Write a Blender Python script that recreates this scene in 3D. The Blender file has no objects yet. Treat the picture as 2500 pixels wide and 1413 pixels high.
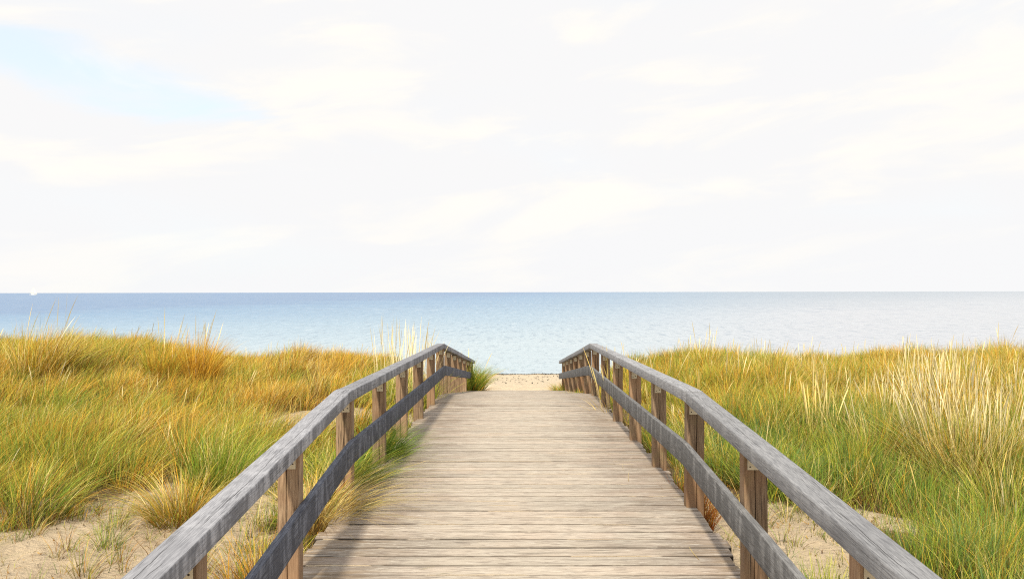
import bpy, bmesh, math, random
import numpy as np
from mathutils import Matrix, Vector, Euler

R = math.radians
random.seed(7)
rng = np.random.default_rng(11)
scene = bpy.context.scene
C = scene.collection

# ------------------------------------------------------------------ camera
EYE = 4.0
cd = bpy.data.cameras.new("camera")
cd.lens = 27.0
cd.sensor_width = 36.0
cd.clip_start = 0.05
cd.clip_end = 90000
cam = bpy.data.objects.new("camera", cd)
C.objects.link(cam)
cam.matrix_world = (Matrix.Translation((0, 0, EYE)) @ Matrix.Rotation(R(0.37), 4, 'Z')
                    @ Matrix.Rotation(R(90.2), 4, 'X') @ Matrix.Rotation(R(-0.1), 4, 'Z'))
scene.camera = cam

# ------------------------------------------------------------------ sky, sun, exposure
SUN_EL, SUN_AZ = 40.0, -171.0         # azimuth clockwise from +Y (the walking direction): behind, to the left
scene.view_settings.view_transform = 'Standard'
scene.view_settings.look = 'None'
scene.view_settings.exposure = 0.25
scene.view_settings.gamma = 1.0
scene.cycles.use_denoising = False
scene.cycles.pixel_filter_type = 'BLACKMAN_HARRIS'
scene.cycles.filter_width = 1.15
scene.cycles.max_bounces = 6
scene.cycles.sample_clamp_indirect = 4.0

world = bpy.data.worlds.new("World")
scene.world = world
world.use_nodes = True
wn, wl = world.node_tree.nodes, world.node_tree.links
wn.clear()


class NT:
    """tiny helper to write node graphs"""
    def __init__(s, tree):
        s.t = tree; s.n = tree.nodes; s.l = tree.links

    def node(s, kind, **kw):
        nd = s.n.new(kind)
        for k, v in kw.items():
            setattr(nd, k, v)
        return nd

    def put(s, sock, v):
        if isinstance(v, bpy.types.NodeSocket):
            s.l.new(v, sock)
        elif v is not None:
            if hasattr(sock.default_value, '__len__') and isinstance(v, (tuple, list)):
                n = len(sock.default_value)
                v = tuple(v)
                if n == 4 and len(v) == 3:
                    v = v + (1.0,)
            sock.default_value = v

    def math(s, op, a, b=None, c=None, clamp=False):
        nd = s.node('ShaderNodeMath', operation=op, use_clamp=clamp)
        s.put(nd.inputs[0], a); s.put(nd.inputs[1], b)
        if c is not None: s.put(nd.inputs[2], c)
        return nd.outputs[0]

    def vmath(s, op, a, b=None):
        nd = s.node('ShaderNodeVectorMath', operation=op)
        s.put(nd.inputs[0], a)
        if b is not None: s.put(nd.inputs[1], b)
        return nd.outputs[0]

    def mix(s, f, a, b, mode='MIX'):
        nd = s.node('ShaderNodeMix', data_type='RGBA', blend_type=mode)
        s.put(nd.inputs[0], f); s.put(nd.inputs[6], a); s.put(nd.inputs[7], b)
        return nd.outputs[2]

    def noise(s, vec, scale, detail=4.0, rough=0.55, dist=0.0, color=False):
        nd = s.node('ShaderNodeTexNoise')
        s.put(nd.inputs['Vector'], vec)
        nd.inputs['Scale'].default_value = scale
        nd.inputs['Detail'].default_value = detail
        nd.inputs['Roughness'].default_value = rough
        nd.inputs['Distortion'].default_value = dist
        return nd.outputs['Color' if color else 'Fac']

    def ramp(s, f, stops, interp='LINEAR'):
        nd = s.node('ShaderNodeValToRGB')
        cr = nd.color_ramp
        cr.interpolation = interp
        while len(cr.elements) < len(stops): cr.elements.new(0.5)
        for e, (p, c) in zip(cr.elements, stops):
            e.position = p
            e.color = (c, c, c, 1) if isinstance(c, (int, float)) else tuple(c) + (1,)
        s.put(nd.inputs[0], f)
        return nd.outputs[0]

    def smooth(s, v, lo, hi):
        nd = s.node('ShaderNodeMapRange', interpolation_type='SMOOTHSTEP')
        s.put(nd.inputs[0], v)
        nd.inputs[1].default_value = lo; nd.inputs[2].default_value = hi
        return nd.outputs[0]

    def scalev(s, vec, sc):
        nd = s.node('ShaderNodeMapping')
        s.put(nd.inputs['Vector'], vec)
        nd.inputs['Scale'].default_value = sc
        return nd.outputs[0]

    def bump(s, h, strength, dist=0.01, normal=None):
        nd = s.node('ShaderNodeBump')
        s.put(nd.inputs['Height'], h)
        nd.inputs['Strength'].default_value = strength
        nd.inputs['Distance'].default_value = dist
        if normal is not None: s.put(nd.inputs['Normal'], normal)
        return nd.outputs[0]


w = NT(world.node_tree)
sky = w.node('ShaderNodeTexSky', sky_type='NISHITA', sun_disc=False, sun_elevation=R(SUN_EL),
             sun_rotation=R(SUN_AZ), air_density=1.0, dust_density=1.5, ozone_density=1.0)
tc = w.node('ShaderNodeTexCoord')
sep = w.node('ShaderNodeSeparateXYZ'); wl.new(tc.outputs['Generated'], sep.inputs[0])
dx, dy, dz = sep.outputs
az = w.math('ARCTAN2', dx, dy)                                   # 0 straight ahead, + to the right
el = w.math('ARCSINE', dz)
comb = w.node('ShaderNodeCombineXYZ')
w.put(comb.inputs[0], w.math('MULTIPLY', az, 1.3)); w.put(comb.inputs[1], w.math('MULTIPLY', el, 4.6))
n1 = w.noise(comb.outputs[0], 1.7, 5, 0.5, 0.2)
comb2 = w.node('ShaderNodeCombineXYZ')
w.put(comb2.inputs[0], w.math('ADD', w.math('MULTIPLY', az, 2.2), 7.3)); w.put(comb2.inputs[1], w.math('MULTIPLY', w.math('ADD', el, w.math('MULTIPLY', az, -0.12)), 9.0))
n2 = w.noise(comb2.outputs[0], 1.7, 7, 0.55, 0.4)
# the thin place in the cloud, upper left, where blue shows
bx = w.math('ADD', az, 0.55)
bz = w.math('ADD', w.math('SUBTRACT', el, 0.256), w.math('MULTIPLY', bx, 0.17))
bd = w.math('SQRT', w.math('ADD', w.math('POWER', w.math('DIVIDE', bx, 0.22), 2.0), w.math('POWER', w.math('DIVIDE', bz, 0.025), 2.0)))
bd = w.math('ADD', bd, w.math('MULTIPLY', w.math('SUBTRACT', n2, 0.5), 4.2))
hole = w.math('SUBTRACT', 1.0, w.smooth(bd, 0.0, 1.6))
thin = w.smooth(n1, 0.50, 0.72)
clearness = w.math('MAXIMUM', w.math('MULTIPLY', hole, 0.33), w.math('MULTIPLY', thin, 0.05))
cream = w.smooth(n2, 0.48, 0.66)
cloud = w.mix(cream, (7.98, 7.95, 7.97), (8.75, 8.45, 7.9))
lowband = w.math('MULTIPLY', w.smooth(el, 0.16, 0.03), 0.45)
cloud = w.mix(lowband, cloud, (7.88, 7.96, 8.08))
skyc = w.mix(1.0, sky.outputs[0], (1.75, 2.35, 2.6), 'MULTIPLY')
skyc = w.mix(0.45, skyc, (5.6, 8.0, 8.6))
col = w.mix(w.math('SUBTRACT', 1.0, clearness), skyc, cloud)
bg = w.node('ShaderNodeBackground')
bg.inputs['Strength'].default_value = 0.1
wl.new(col, bg.inputs['Color'])
wo = w.node('ShaderNodeOutputWorld')
wl.new(bg.outputs[0], wo.inputs['Surface'])

sl = bpy.data.lights.new("sun", 'SUN')
sl.energy = 3.7
sl.angle = R(3.5)
sl.color = (1.0, 0.90, 0.72)
sun = bpy.data.objects.new("sun", sl)
C.objects.link(sun)
sd = Vector((math.sin(R(SUN_AZ)) * math.cos(R(SUN_EL)), math.cos(R(SUN_AZ)) * math.cos(R(SUN_EL)), math.sin(R(SUN_EL))))
sun.rotation_euler = sd.to_track_quat('Z', 'Y').to_euler()
sun.location = (0, 0, 30)

# ------------------------------------------------------------------ helpers
def tag(o, label=None, cat=None, group=None, kind=None):
    if label: o['label'] = label
    if cat: o['category'] = cat
    if group: o['group'] = group
    if kind: o['kind'] = kind
    return o


def empty(name, loc, rz=0):
    o = bpy.data.objects.new(name, None)
    C.objects.link(o)
    o.location = loc
    o.rotation_euler.z = rz
    return o


def mesh_np(name, co, faces4, mat, col=None, parent=None, smooth=False, uv=None, tone=None):
    """faces4: int array (n,4) (or list of polygons)"""
    me = bpy.data.meshes.new(name)
    if isinstance(faces4, np.ndarray):
        nf, k = faces4.shape
        me.vertices.add(len(co)); me.vertices.foreach_set('co', np.ascontiguousarray(co, np.float32).ravel())
        me.loops.add(nf * k); me.loops.foreach_set('vertex_index', faces4.astype(np.int32).ravel())
        me.polygons.add(nf)
        me.polygons.foreach_set('loop_start', np.arange(0, nf * k, k, dtype=np.int32))
        me.polygons.foreach_set('loop_total', np.full(nf, k, np.int32))
        me.update(calc_edges=True)
    else:
        me.from_pydata([tuple(c) for c in co], [], faces4)
    if smooth:
        me.polygons.foreach_set('use_smooth', np.ones(len(me.polygons), bool))
    if col is not None:
        a = me.attributes.new('tint', 'FLOAT_COLOR', 'POINT')
        c4 = np.ones((len(co), 4), np.float32); c4[:, :3] = col
        a.data.foreach_set('color', c4.ravel())
    if tone is not None:
        a = me.attributes.new('tone', 'FLOAT', 'POINT')
        a.data.foreach_set('value', np.ascontiguousarray(tone, np.float32))
        gp = np.array(co, np.float32); gp[:, 2] -= np.interp(gp[:, 1], DECK_Y, DECK_Z)
        a = me.attributes.new('gpos', 'FLOAT_VECTOR', 'POINT')
        a.data.foreach_set('vector', gp.ravel())
    me.materials.append(mat)
    o = bpy.data.objects.new(name, me)
    C.objects.link(o)
    if parent: o.parent = parent
    return o


class MB:
    """collects simple solids and builds them as one mesh"""
    def __init__(s): s.v = []; s.f = []; s.tone = []

    def add(s, vs, fs, tone=0.0):
        b = len(s.v)
        s.v += [tuple(v) for v in vs]; s.f += [tuple(b + i for i in f) for f in fs]
        s.tone += [tone] * len(vs)

    def loft(s, rings, cap=True, tone=0.0):
        n = len(rings[0]); vs = [p for r in rings for p in r]; fs = []
        for i in range(len(rings) - 1):
            for j in range(n):
                a, b_ = i * n + j, i * n + (j + 1) % n
                fs.append((a, b_, b_ + n, a + n))
        if cap:
            fs.append(tuple(reversed(range(n)))); fs.append(tuple(range((len(rings) - 1) * n, len(rings) * n)))
        s.add(vs, fs, tone)

    def build(s, name, mat, parent=None, smooth=False, bevel=0):
        o = mesh_np(name, s.v, s.f, mat, parent=parent, smooth=smooth, tone=np.array(s.tone))
        bm = bmesh.new(); bm.from_mesh(o.data)
        bmesh.ops.recalc_face_normals(bm, faces=bm.faces)
        bm.to_mesh(o.data); bm.free()
        if bevel:
            m = o.modifiers.new('bevel', 'BEVEL'); m.width = bevel; m.segments = 2; m.limit_method = 'ANGLE'
        return o


# lattice noise in numpy
def vnoise(x, y, seed=0):
    x = np.asarray(x, float); y = np.asarray(y, float)
    xi = np.floor(x).astype(np.int64); yi = np.floor(y).astype(np.int64)
    fx = x - xi; fy = y - yi
    fx = fx * fx * (3 - 2 * fx); fy = fy * fy * (3 - 2 * fy)

    def h(a, b):
        n = (a * 374761393 + b * 668265263 + seed * 144665) & 0x7fffffff
        n = ((n ^ (n >> 13)) * 1274126177) & 0x7fffffff
        return ((n ^ (n >> 16)) & 0xffff) / 65535.0
    return (h(xi, yi) * (1 - fx) + h(xi + 1, yi) * fx) * (1 - fy) + (h(xi, yi + 1) * (1 - fx) + h(xi + 1, yi + 1) * fx) * fy


def fbm(x, y, seed=0, o=4):
    s = 0; a = 0.5; t = 0
    for k in range(o):
        s = s + a * vnoise(x * 2 ** k, y * 2 ** k, seed + k * 17); t += a; a *= 0.5
    return s / t


def sst(a, b, x):
    t = np.clip((np.asarray(x, float) - a) / (b - a), 0, 1)
    return t * t * (3 - 2 * t)


# ------------------------------------------------------------------ the lie of the land
DECK_Y = np.array([-3.0, 6.0, 13.8, 24.0])
DECK_Z = EYE + np.array([-1.685 - 0.059 * 9.0, -1.685, -1.685 - 0.0195 * 7.8, -1.685 - 0.0195 * 7.8 - 0.120 * 10.2])


def deck_z(y):
    return np.interp(y, DECK_Y, DECK_Z)


def ground(x, y):
    x = np.asarray(x, float); y = np.asarray(y, float)
    ax = np.abs(x)
    # along the walk
    clear = np.interp(y, [-3, 6, 10, 13.0, 15, 19, 23.6], [0.42, 0.40, 0.30, 0.22, 0.22, 0.16, 0.07])
    walk = deck_z(y) - clear
    # the beach
    beach = np.interp(y, [24, 25.5, 31, 37.5, 60, 120], [0.99, 0.93, 0.42, 0.0, -1.2, -4.0])
    # side dunes
    near = EYE - 2.10
    ridge_l = EYE - 1.84 + 0.22 * (fbm(x * 0.8 + 5, y * 0.3, 46, 2) - 0.5) + 0.33 * sst(-6.2, -8.8, x) + 0.12 * sst(-8, -10, x)
    ridge_r = EYE - 1.80 + 0.10 * sst(4, 9, x) + 0.34 * (fbm(x * 0.7, y * 0.3, 44, 2) - 0.5)
    ridge = np.where(x < 0, ridge_l, ridge_r)
    up = sst(7.5, 14.0, y)
    side = near * (1 - up) + ridge * up
    side = side + 0.34 * (fbm(x * 0.45 + 3.1, y * 0.45, 5, 3) - 0.5) + 0.12 * (fbm(x * 1.7, y * 1.7, 9, 3) - 0.5)
    side = side + 0.20 * sst(40, 200, ax)
    k = sst(1.5, 3.6, ax)
    land = walk * (1 - k) + side * k
    # front edge of the dunes falls to the beach
    edge = np.where(ax < 1.2, 24.0, 19.0 + 2.2 * (fbm(x * 0.22, x * 0 + 2.0, 3, 3) - 0.5) + 3.5 * (1 - sst(1.2, 4.0, ax)))
    f = sst(0, 1, (y - edge) / 4.2)
    f = np.where(ax < 1.3, sst(23.6, 24.4, y), f)
    z = land * (1 - f) + beach * f
    z = z + (0.095 * (fbm(x * 3.2, y * 3.2, 21, 3) - 0.5)) * (1 - 0.4 * sst(24, 30, y))
    return z


# ------------------------------------------------------------------ materials
def new_mat(name):
    m = bpy.data.materials.new(name)
    m.use_nodes = True
    t = NT(m.node_tree)
    p = m.node_tree.nodes['Principled BSDF']
    return m, t, p


def sand_material():
    m, t, p = new_mat('dry dune sand')
    g = t.node('ShaderNodeNewGeometry').outputs['Position']
    a = t.noise(g, 0.7, 5, 0.6); b = t.noise(g, 9.0, 6, 0.65); c = t.noise(g, 160.0, 2, 0.5)
    colr = t.ramp(a, [(0.3, (0.50, 0.395, 0.27)), (0.7, (0.62, 0.505, 0.355))])
    colr = t.mix(t.math('MULTIPLY', t.smooth(b, 0.45, 0.75), 0.35), colr, (0.36, 0.265, 0.165))
    colr = t.mix(t.math('MULTIPLY', t.smooth(c, 0.60, 0.72), 0.6), colr, (0.16, 0.12, 0.085))
    deb = t.noise(g, 38.0, 4, 0.7, 0.8)
    colr = t.mix(t.math('MULTIPLY', t.smooth(deb, 0.60, 0.68), t.math('MULTIPLY', 0.8, t.smooth(t.noise(g, 1.3, 3, 0.6), 0.42, 0.62))), colr, (0.13, 0.095, 0.06))
    tha = t.node('ShaderNodeAttribute', attribute_name='thatch').outputs['Fac']
    tn_ = t.noise(g, 14.0, 5, 0.7)
    colr = t.mix(t.math('MULTIPLY', t.smooth(t.math('ADD', tha, t.math('MULTIPLY', t.math('SUBTRACT', tn_, 0.5), 0.9)), 0.35, 0.75), 0.9), colr, (0.12, 0.08, 0.04))
    # wet sand next to the water
    sp = t.node('ShaderNodeSeparateXYZ'); t.put(sp.inputs[0], g)
    colr = t.mix(t.math('MULTIPLY', t.smooth(sp.outputs[1], 21.0, 25.0), 0.75), colr, (0.66, 0.555, 0.41))
    wet = t.math('SUBTRACT', 1.0, t.smooth(t.math('ADD', sp.outputs[2], t.math('MULTIPLY', a, 0.05)), 0.03, 0.12))
    colr = t.mix(t.math('MULTIPLY', wet, 0.6), colr, (0.30, 0.23, 0.16))
    t.put(p.inputs['Base Color'], colr)
    p.inputs['Roughness'].default_value = 0.95
    p.inputs['Specular IOR Level'].default_value = 0.15
    h = t.math('ADD', t.math('MULTIPLY', b, 1.0), t.math('MULTIPLY', c, 0.12))
    h = t.math('ADD', h, t.math('MULTIPLY', t.noise(g, 3.0, 3, 0.5, 0.6), 1.6))
    t.put(p.inputs['Normal'], t.bump(h, 1.0, 0.06))
    return m


def wood_material(name, light, mid, dark, along, warm=None, crack=0.5, green=0.0, fine=1.0, use_tone=True, space='world', scratch=0.0, stain_shade=0.0):
    """weathered timber; 'along' = axis of the grain"""
    m, t, p = new_mat(name)
    g = t.node('ShaderNodeAttribute', attribute_name='gpos').outputs['Vector']
    if use_tone:
        at = t.node('ShaderNodeAttribute', attribute_name='tone').outputs['Fac']
        off = t.node('ShaderNodeCombineXYZ')
        t.put(off.inputs[0], t.math('MULTIPLY', at, 37.0)); t.put(off.inputs[1], t.math('MULTIPLY', at, 13.0)); t.put(off.inputs[2], t.math('MULTIPLY', at, 71.0))
        g2 = t.vmath('ADD', g, off.outputs[0])
    else:
        at = None; g2 = g
    st = [1.0, 1.0, 1.0]; st[along] = 0.055
    gs = t.scalev(g2, st)
    st2 = [1.0, 1.0, 1.0]; st2[along] = 0.012
    gs2 = t.scalev(g2, st2)
    grain = t.noise(gs, 60 * fine, 6, 0.65, 0.3)
    coarse = t.noise(gs, 14 * fine, 4, 0.6, 0.6)
    blotch = t.noise(g2, 2.3, 5, 0.6)
    c = t.ramp(grain, [(0.36, dark), (0.49, mid), (0.62, light)])
    c = t.mix(t.math('MULTIPLY', t.smooth(coarse, 0.40, 0.75), 0.55), c, mid)
    c = t.mix(t.math('MULTIPLY', t.smooth(blotch, 0.48, 0.75), 0.5), c, dark)
    if warm is not None:
        wb = t.noise(g2, 1.1, 4, 0.6, 0.5)
        c = t.mix(t.math('MULTIPLY', t.smooth(wb, 0.40, 0.68), 0.75), c, warm)
    if at is not None:
        c = t.mix(0.8, c, t.ramp(at, [(0.0, 0.72), (1.0, 1.18)]), 'MULTIPLY')
    if green > 0:
        gb = t.noise(g2, 5.0, 4, 0.7)
        c = t.mix(t.math('MULTIPLY', t.smooth(gb, 0.5, 0.8), green), c, (0.20, 0.22, 0.08))
    # thin checks that follow the grain
    ck = t.noise(gs2, 30 * fine, 2, 0.5, 0.2)
    line = t.math('ABSOLUTE', t.math('SUBTRACT', ck, 0.5))
    line = t.math('SUBTRACT', 1.0, t.smooth(line, 0.0, 0.016))
    gate = t.smooth(t.noise(t.scalev(g2, tuple(0.35 if i == along else 1.0 for i in range(3))), 5.0, 2, 0.5), 0.53, 0.60)
    line = t.math('MULTIPLY', line, gate)
    c = t.mix(t.math('MULTIPLY', line, crack), c, (0.03, 0.025, 0.02))
    if scratch > 0:
        vo = t.node('ShaderNodeTexVoronoi')
        t.put(vo.inputs['Vector'], t.scalev(g2, tuple(0.55 if i == along else 1.0 for i in range(3))))
        vo.inputs['Scale'].default_value = 2.6
        kn = t.math('SUBTRACT', 1.0, t.smooth(vo.outputs['Distance'], 0.015, 0.032))
        c = t.mix(t.math('MULTIPLY', kn, 0.85), c, (0.05, 0.045, 0.04))
        sc = t.noise(gs, 110 * fine, 3, 0.6)
        c = t.mix(t.math('MULTIPLY', t.smooth(sc, 0.62, 0.78), scratch), c, tuple(min(1, v * 1.35) for v in light))
    if scratch > 0 and along == 1:
        sx_ = t.node('ShaderNodeSeparateXYZ'); t.put(sx_.inputs[0], g)
        for q, (xc, thr) in enumerate(((1.352, .47), (1.392, .56), (1.325, .60))):
            wb_ = t.noise(t.vmath('ADD', t.scalev(g, (0.0, 1.0, 0.0)), (q * 3.1, q * 7.7, 0)), 1.5, 5, 0.6)
            dd = t.math('ABSOLUTE', t.math('SUBTRACT', t.math('ABSOLUTE', sx_.outputs[0]), t.math('ADD', xc - 0.03, t.math('MULTIPLY', wb_, 0.06))))
            gt = t.smooth(t.noise(t.vmath('ADD', t.scalev(g2, (0.02, 1.0, 0.0)), (0, q * 5.3, q)), 0.9, 3, 0.6), thr, thr + .04)
            cr_ = t.math('MULTIPLY', t.math('SUBTRACT', 1.0, t.smooth(dd, 0.0007, 0.0022)), gt)
            c = t.mix(t.math('MULTIPLY', cr_, 0.9), c, (0.04, 0.038, 0.036))
            line = t.math('MAXIMUM', line, cr_)
    if stain_shade > 0:      # water stain streaks, plus painted shade that darkens the upright faces
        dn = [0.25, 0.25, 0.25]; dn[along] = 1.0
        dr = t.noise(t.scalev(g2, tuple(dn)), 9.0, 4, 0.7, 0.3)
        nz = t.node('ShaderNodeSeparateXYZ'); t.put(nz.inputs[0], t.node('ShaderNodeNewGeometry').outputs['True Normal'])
        flank_shade = t.math('SUBTRACT', 1.0, t.smooth(nz.outputs[2], 0.35, 0.85))  # upright faces take the painted shade, tops hardly any
        flank_shade = t.math('ADD', t.math('MULTIPLY', flank_shade, 0.85), 0.15)
        c = t.mix(t.math('MULTIPLY', t.math('MULTIPLY', t.smooth(dr, 0.40, 0.56), flank_shade), stain_shade), c, tuple(v * 0.7 for v in dark))
        c = t.mix(t.math('MULTIPLY', t.smooth(dr, 0.44, 0.36), stain_shade * 0.5), c, light)
    t.put(p.inputs['Base Color'], c)
    p.inputs['Roughness'].default_value = 0.82
    p.inputs['Specular IOR Level'].default_value = 0.25
    h = t.math('ADD', t.math('MULTIPLY', grain, 1.0), t.math('MULTIPLY', coarse, 1.2))
    h = t.math('SUBTRACT', h, t.math('MULTIPLY', line, 3.0))
    t.put(p.inputs['Normal'], t.bump(h, 0.55, 0.006))
    return m, t, p, c, g


M = {}
M['sand'] = sand_material()
M['rail'] = wood_material('silver grey handrail timber', (0.43, 0.435, 0.455), (0.31, 0.315, 0.335), (0.18, 0.183, 0.2), 1, crack=0.8, fine=3.2, scratch=0.35, stain_shade=0.25)[0]
M['rail_left'] = wood_material('silver grey handrail timber with dark stained flank', (0.44, 0.445, 0.48), (0.32, 0.325, 0.355), (0.18, 0.183, 0.205), 1, crack=0.8, fine=3.2, scratch=0.35, stain_shade=0.75)[0]  # drip stains, and the left rail's shaded side put into the colour
M['board'] = wood_material('dark grey lower board with painted shade', (0.23, 0.245, 0.29), (0.14, 0.15, 0.19), (0.06, 0.065, 0.085), 1, crack=0.6, fine=2.6, stain_shade=0.7)[0]  # left board: its shaded inner face is put into the timber colour
M['board_light'] = wood_material('mid grey lower board', (0.32, 0.32, 0.325), (0.22, 0.22, 0.225), (0.12, 0.12, 0.125), 1, crack=0.6, fine=2.6, stain_shade=0.6)[0]  # lower board in its lit tone; the left copy holds shade
M['post'] = wood_material('brown post timber', (0.40, 0.29, 0.19), (0.28, 0.19, 0.12), (0.12, 0.08, 0.052), 2, warm=(0.31, 0.175, 0.095), crack=0.95, green=0.25, fine=2.0)[0]
M['beam'] = wood_material('dark brown beam timber', (0.25, 0.18, 0.11), (0.16, 0.11, 0.07), (0.08, 0.055, 0.035), 1, crack=0.5)[0]  # plain dark brown timber


DECK_EDGE = True


def deck_material():
    m, t, p, c, g = wood_material('pale trodden deck planks', (0.56, 0.505, 0.435), (0.39, 0.34, 0.29), (0.18, 0.145, 0.12), 0, warm=(0.43, 0.335, 0.27), crack=0.75, green=0.10, scratch=0.5)
    # sand trodden into the middle, dirt and algae left along the sides
    sp = t.node('ShaderNodeSeparateXYZ'); t.put(sp.inputs[0], g)
    n = t.noise(t.scalev(g, (0.8, 1.6, 1)), 1.6, 5, 0.65, 0.4)
    d = t.math('ADD', t.math('ABSOLUTE', t.math('ADD', sp.outputs[0], -0.05)), t.math('MULTIPLY', t.math('SUBTRACT', n, 0.5), 1.5))
    midk = t.math('SUBTRACT', 1.0, t.smooth(d, 0.35, 1.2))
    c = t.mix(t.math('MULTIPLY', midk, 0.45), c, (0.64, 0.57, 0.47))
    side = t.smooth(d, 0.75, 1.5)
    streak = t.noise(t.scalev(g, (0.12, 1.0, 1.0)), 26, 5, 0.7)
    c = t.mix(t.math('MULTIPLY', side, t.smooth(streak, 0.38, 0.62)), c, (0.26, 0.19, 0.125))
    fl = t.noise(t.scalev(g, (0.10, 1.0, 1.0)), 70, 3, 0.6)
    c = t.mix(t.math('MULTIPLY', t.smooth(fl, 0.53, 0.60), 0.5), c, (0.19, 0.15, 0.125))
    fl2 = t.noise(t.scalev(g, (0.16, 1.0, 1.0)), 45, 4, 0.75)
    c = t.mix(t.math('MULTIPLY', t.smooth(fl2, 0.56, 0.68), 0.6), c, (0.68, 0.63, 0.55))
    ed = t.node('ShaderNodeAttribute', attribute_name='edge').outputs['Fac']     # dirt lodged in the joints
    brk = t.noise(t.scalev(g, (0.5, 2.0, 1.0)), 5.0, 4, 0.7)
    c = t.mix(t.math('MULTIPLY', t.math('MULTIPLY', ed, 0.95), t.smooth(brk, 0.33, 0.46)), c, (0.035, 0.026, 0.02))
    t.put(p.inputs['Base Color'], c)
    p.inputs['Roughness'].default_value = 0.88
    return m


M['deck'] = deck_material()


def simple(name, col, rough=0.6, metal=0.0, var=0.2, sc=20):
    m, t, p = new_mat(name)
    g = t.node('ShaderNodeTexCoord').outputs['Object']
    n = t.noise(g, sc, 4, 0.6)
    c = t.mix(t.math('MULTIPLY', n, var * 2), col, tuple(v * 0.5 for v in col))
    t.put(p.inputs['Base Color'], c)
    p.inputs['Roughness'].default_value = rough
    p.inputs['Metallic'].default_value = metal
    return m


M['bracket'] = simple('weathered galvanised plate', (0.66, 0.58, 0.42), 0.6, 0.1, 0.3, 60)
M['screw'] = simple('dark screw head', (0.05, 0.04, 0.03), 0.5, 0.5)
M['hull'] = simple('white boat paint', (0.85, 0.84, 0.80), 0.35, 0, 0.02)
M['sail'] = simple('cream sailcloth', (0.86, 0.81, 0.68), 0.8, 0, 0.03)
M['mast'] = simple('pale spar', (0.6, 0.6, 0.58), 0.4, 0.3, 0.05)


def grass_material():
    m, t, p = new_mat('grass blades')
    at = t.node('ShaderNodeAttribute', attribute_name='tint').outputs['Color']
    t.put(p.inputs['Base Color'], at)
    p.inputs['Roughness'].default_value = 0.6
    p.inputs['Specular IOR Level'].default_value = 0.25
    tr = t.node('ShaderNodeBsdfTranslucent')
    t.put(tr.inputs['Color'], t.mix(1.0, at, (1.0, 0.92, 0.6), 'MULTIPLY'))
    mx = t.node('ShaderNodeMixShader'); mx.inputs[0].default_value = 0.2
    t.l.new(p.outputs[0], mx.inputs[1]); t.l.new(tr.outputs[0], mx.inputs[2])
    t.l.new(mx.outputs[0], m.node_tree.nodes['Material Output'].inputs['Surface'])
    return m


M['grass'] = grass_material()


def sea_material():
    m, t, p = new_mat('sea water')
    g = t.node('ShaderNodeNewGeometry').outputs['Position']
    sp = t.node('ShaderNodeSeparateXYZ'); t.put(sp.inputs[0], g)
    x, y = sp.outputs[0], sp.outputs[1]
    # water depth: shallow pale sand bed near the shore, deep and blue far out
    inv = t.math('DIVIDE', 60.0, t.math('MAXIMUM', y, 10.0))                       # 1 at 60 m, 0 far out
    sky_glint = t.math('DIVIDE', x, t.math('MAXIMUM', y, 10.0))  # glint of bright sky towards the right, painted into the water colour
    pat = t.noise(t.scalev(g, (0.004, 0.02, 1)), 1.0, 4, 0.6)
    s = t.math('ADD', t.math('ADD', inv, t.math('MULTIPLY', sky_glint, 0.55)), t.math('MULTIPLY', t.math('SUBTRACT', pat, 0.5), 0.25))
    c = t.ramp(s, [(0.0, (0.06, 0.18, 0.38)), (0.10, (0.10, 0.25, 0.44)), (0.45, (0.24, 0.38, 0.51)), (1.0, (0.40, 0.50, 0.565))])
    c = t.mix(t.smooth(sky_glint, -0.05, 0.45), c, t.mix(t.smooth(s, 0.1, 0.7), (0.24, 0.31, 0.39), (0.44, 0.465, 0.52)))
    # dark cat's paws and small waves at several sizes
    for (sx, sy, lo, hi, k, dcol, d0, d1) in ((3.0, 0.8, .54, .63, .55, (0.12, 0.20, 0.28), 20, 110), (1.5, 0.20, .54, .63, .6, (0.09, 0.17, 0.27), 60, 260), (0.7, 0.055, .54, .63, .6, (0.07, 0.15, 0.27), 150, 800), (0.3, 0.014, .54, .64, .45, (0.05, 0.13, 0.28), 450, 4000)):
        nn = t.noise(t.scalev(g, (sx, sy, 1)), 1.0, 4, 0.65)
        band = t.math('MULTIPLY', t.smooth(y, d0 * 0.6, d0 * 1.3), t.math('SUBTRACT', 1.0, t.smooth(y, d1 * 0.7, d1 * 1.5)))
        c = t.mix(t.math('MULTIPLY', t.math('MULTIPLY', t.smooth(nn, lo, hi), k), band), c, t.mix(0.35, dcol, c))
        c = t.mix(t.math('MULTIPLY', t.math('MULTIPLY', t.smooth(nn, 0.44, 0.34), k * 0.5), band), c, (0.55, 0.64, 0.71))
    t.put(p.inputs['Base Color'], c)
    p.inputs['Roughness'].default_value = 0.28
    p.inputs['IOR'].default_value = 1.33
    wv = t.noise(t.scalev(g, (0.35, 1.0, 1)), 1.6, 6, 0.65)
    wv2 = t.noise(t.scalev(g, (0.3, 1.0, 1)), 0.25, 4, 0.6)
    h = t.math('ADD', t.math('MULTIPLY', wv, 0.5), t.math('MULTIPLY', wv2, 1.4))
    t.put(p.inputs['Normal'], t.bump(h, 0.7, 0.3))
    return m


M['sea'] = sea_material()

# ------------------------------------------------------------------ ground and sea
def axis(core_lo, core_hi, step, lo, hi):
    a = list(np.arange(core_lo, core_hi, step))
    s = step; v = a[-1]
    while v < hi: s *= 1.22; v += s; a.append(min(v, hi))
    s = step; v = a[0]; b = []
    while v > lo: s *= 1.22; v -= s; b.append(max(v, lo))
    return np.array(sorted(b) + a)


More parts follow.
